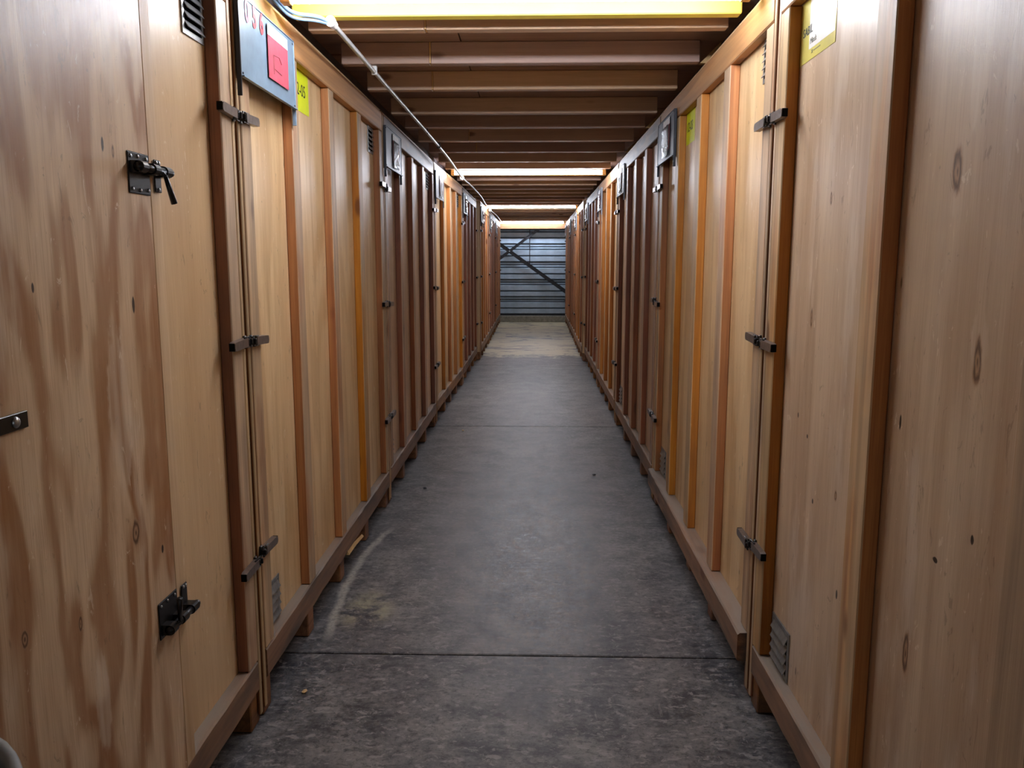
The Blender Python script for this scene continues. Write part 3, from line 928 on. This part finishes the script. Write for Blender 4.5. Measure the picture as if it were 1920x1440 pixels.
# --- right row (u = yfar - y)
R0 = crate(1, 0.22, 2.65, 0.735, 'nearest right crate of smooth plywood with a yellow and white sticker', [(0.76, 0.86), (1.40, 1.50)], plyR0, 'batten', 'dark', upvent=False)
for ch in list(R0.children):
    if ch.name.startswith('placard'):
        for q in list(ch.children): bpy.data.objects.remove(q)
        bpy.data.objects.remove(ch)
bm = bmesh.new(); bm_box(bm, 0.112, 0.40, -0.0008, 0, 2.055, 2.225)
st = obj('sticker', bm, M['sticker'], R0, (0, -0.0004, 0), label='glossy yellow and white paper sticker')
bm = bmesh.new(); bm_box(bm, 0.19, 0.395, -0.0012, -0.0008, 2.085, 2.222)
obj('white_field', bm, M['white'], st)
RX = Matrix.Rotation(math.pi / 2, 4, 'X')
text('lettering', 'SABIL', 0.034, M['ink'], st, Matrix.Translation((0.135, -0.0016, 2.128)) @ RX, 1.0)
text('lettering', 'Minsk', 0.022, M['grey_ink'], st, Matrix.Translation((0.20, -0.0016, 2.098)) @ RX, 1.0)
text('lettering', 'x ---------', 0.02, M['grey_ink'], st, Matrix.Translation((0.215, -0.0016, 2.070)) @ RX, 1.0)

R1 = crate(1, 2.665, 5.005, 0.735, 'right crate with a charcoal placard and a label reading 12-03', rb(5.005 - 2.665), 'ply', 'batten', 'dark', out=1)
yellow_label(R1, 0.640, '12-03')
crate(1, 5.02, 7.46, 0.737, 'second full right crate, behind the one labelled 12-03', rb(2.44), 'ply_c', 'batten_red_shade', 'grey')
crate(1, 7.475, 9.72, 0.735, 'right crate beside the second tube lamp, with honey-coloured battens', [(0.45, 0.53), (0.98, 1.06), (1.52, 1.6)], 'ply', 'batten', 'grey')
crate(1, 9.735, 12.14, 0.737, 'fourth full right crate, with reddish battens and a pale placard', rb(2.4), 'ply_c', 'batten_red_shade', 'grey')
crate(1, 12.155, 14.55, 0.700, 'right crate standing slightly forward beside the third tube lamp', rb(2.4), 'ply', 'batten', 'grey')
crate(1, 14.565, 17.0, 0.708, 'last right crate but one before the steel end wall', rb(2.43), 'ply_b', 'batten_red_shade', 'grey')
crate(1, 17.015, 19.46, 0.715, 'farthest right crate, beside the steel end wall', rb(2.44), 'ply', 'batten', 'grey')

# ------------------------------------------------------------ small things
bn = tag(empty('bin', (-0.656, 0.636, 0)), 'black bin with a grey rim at the lower left corner', 'bin')
bm = bmesh.new()
pr_ = [(0.125, 0.002), (0.165, 0.983), (0.163, 0.983), (0.121, 0.012)]
n = 40
rings = [[bm.verts.new((r * math.cos(2 * math.pi * k / n), r * math.sin(2 * math.pi * k / n), z)) for k in range(n)] for r, z in pr_]
for a in range(3):
    for k in range(n): bm.faces.new((rings[a][k], rings[a][(k + 1) % n], rings[a + 1][(k + 1) % n], rings[a + 1][k]))
bm.faces.new(rings[0][::-1]); bm.faces.new(rings[3])
obj('body', bm, M['bin_dark'], bn, smooth=True)
bm = bmesh.new()
pr_ = [(0.165, 0.984), (0.177, 0.980), (0.181, 0.990), (0.178, 1.0), (0.168, 0.998)]
rings = [[bm.verts.new((r * math.cos(2 * math.pi * k / n), r * math.sin(2 * math.pi * k / n), z)) for k in range(n)] for r, z in pr_]
for a in range(5):
    for k in range(n): bm.faces.new((rings[a][k], rings[a][(k + 1) % n], rings[(a + 1) % 5][(k + 1) % n], rings[(a + 1) % 5][k]))
obj('rim', bm, M['bin_grey'], bn, smooth=True)

for (x, y, s, mt, lb, nm) in ((0.42, 5.62, 0.016, 'steel_dark', 'small black lump lying on the floor near the right crates', 'debris'),
                              (-0.60, 2.20, 0.008, 'blue_bit', 'tiny blue fleck lying on the floor in the foreground', 'debris'),
                              (-0.72, 5.25, 0.014, 'steel_dark', 'small dark chip lying on the floor beside the left runners', 'debris'),
                              (-0.63, 7.1, 0.014, 'splinter', 'pale wood chip lying on the floor by the far joint on the left', 'debris'),
                              (-0.80, 2.66, 0.012, 'splinter', 'pale crumb lying beside the foot of the 12-05 crate', 'debris')):
    bm = bmesh.new()
    bmesh.ops.create_icosphere(bm, subdivisions=1, radius=s)
    for q in bm.verts: q.co = Vector((q.co.x * random.uniform(0.6, 1.3), q.co.y * random.uniform(0.6, 1.5), q.co.z * 0.35))
    zmin = min(q.co.z for q in bm.verts)
    tag(obj(nm, bm, M[mt], None, (x, y, -zmin + 0.0005)), lb, 'debris')
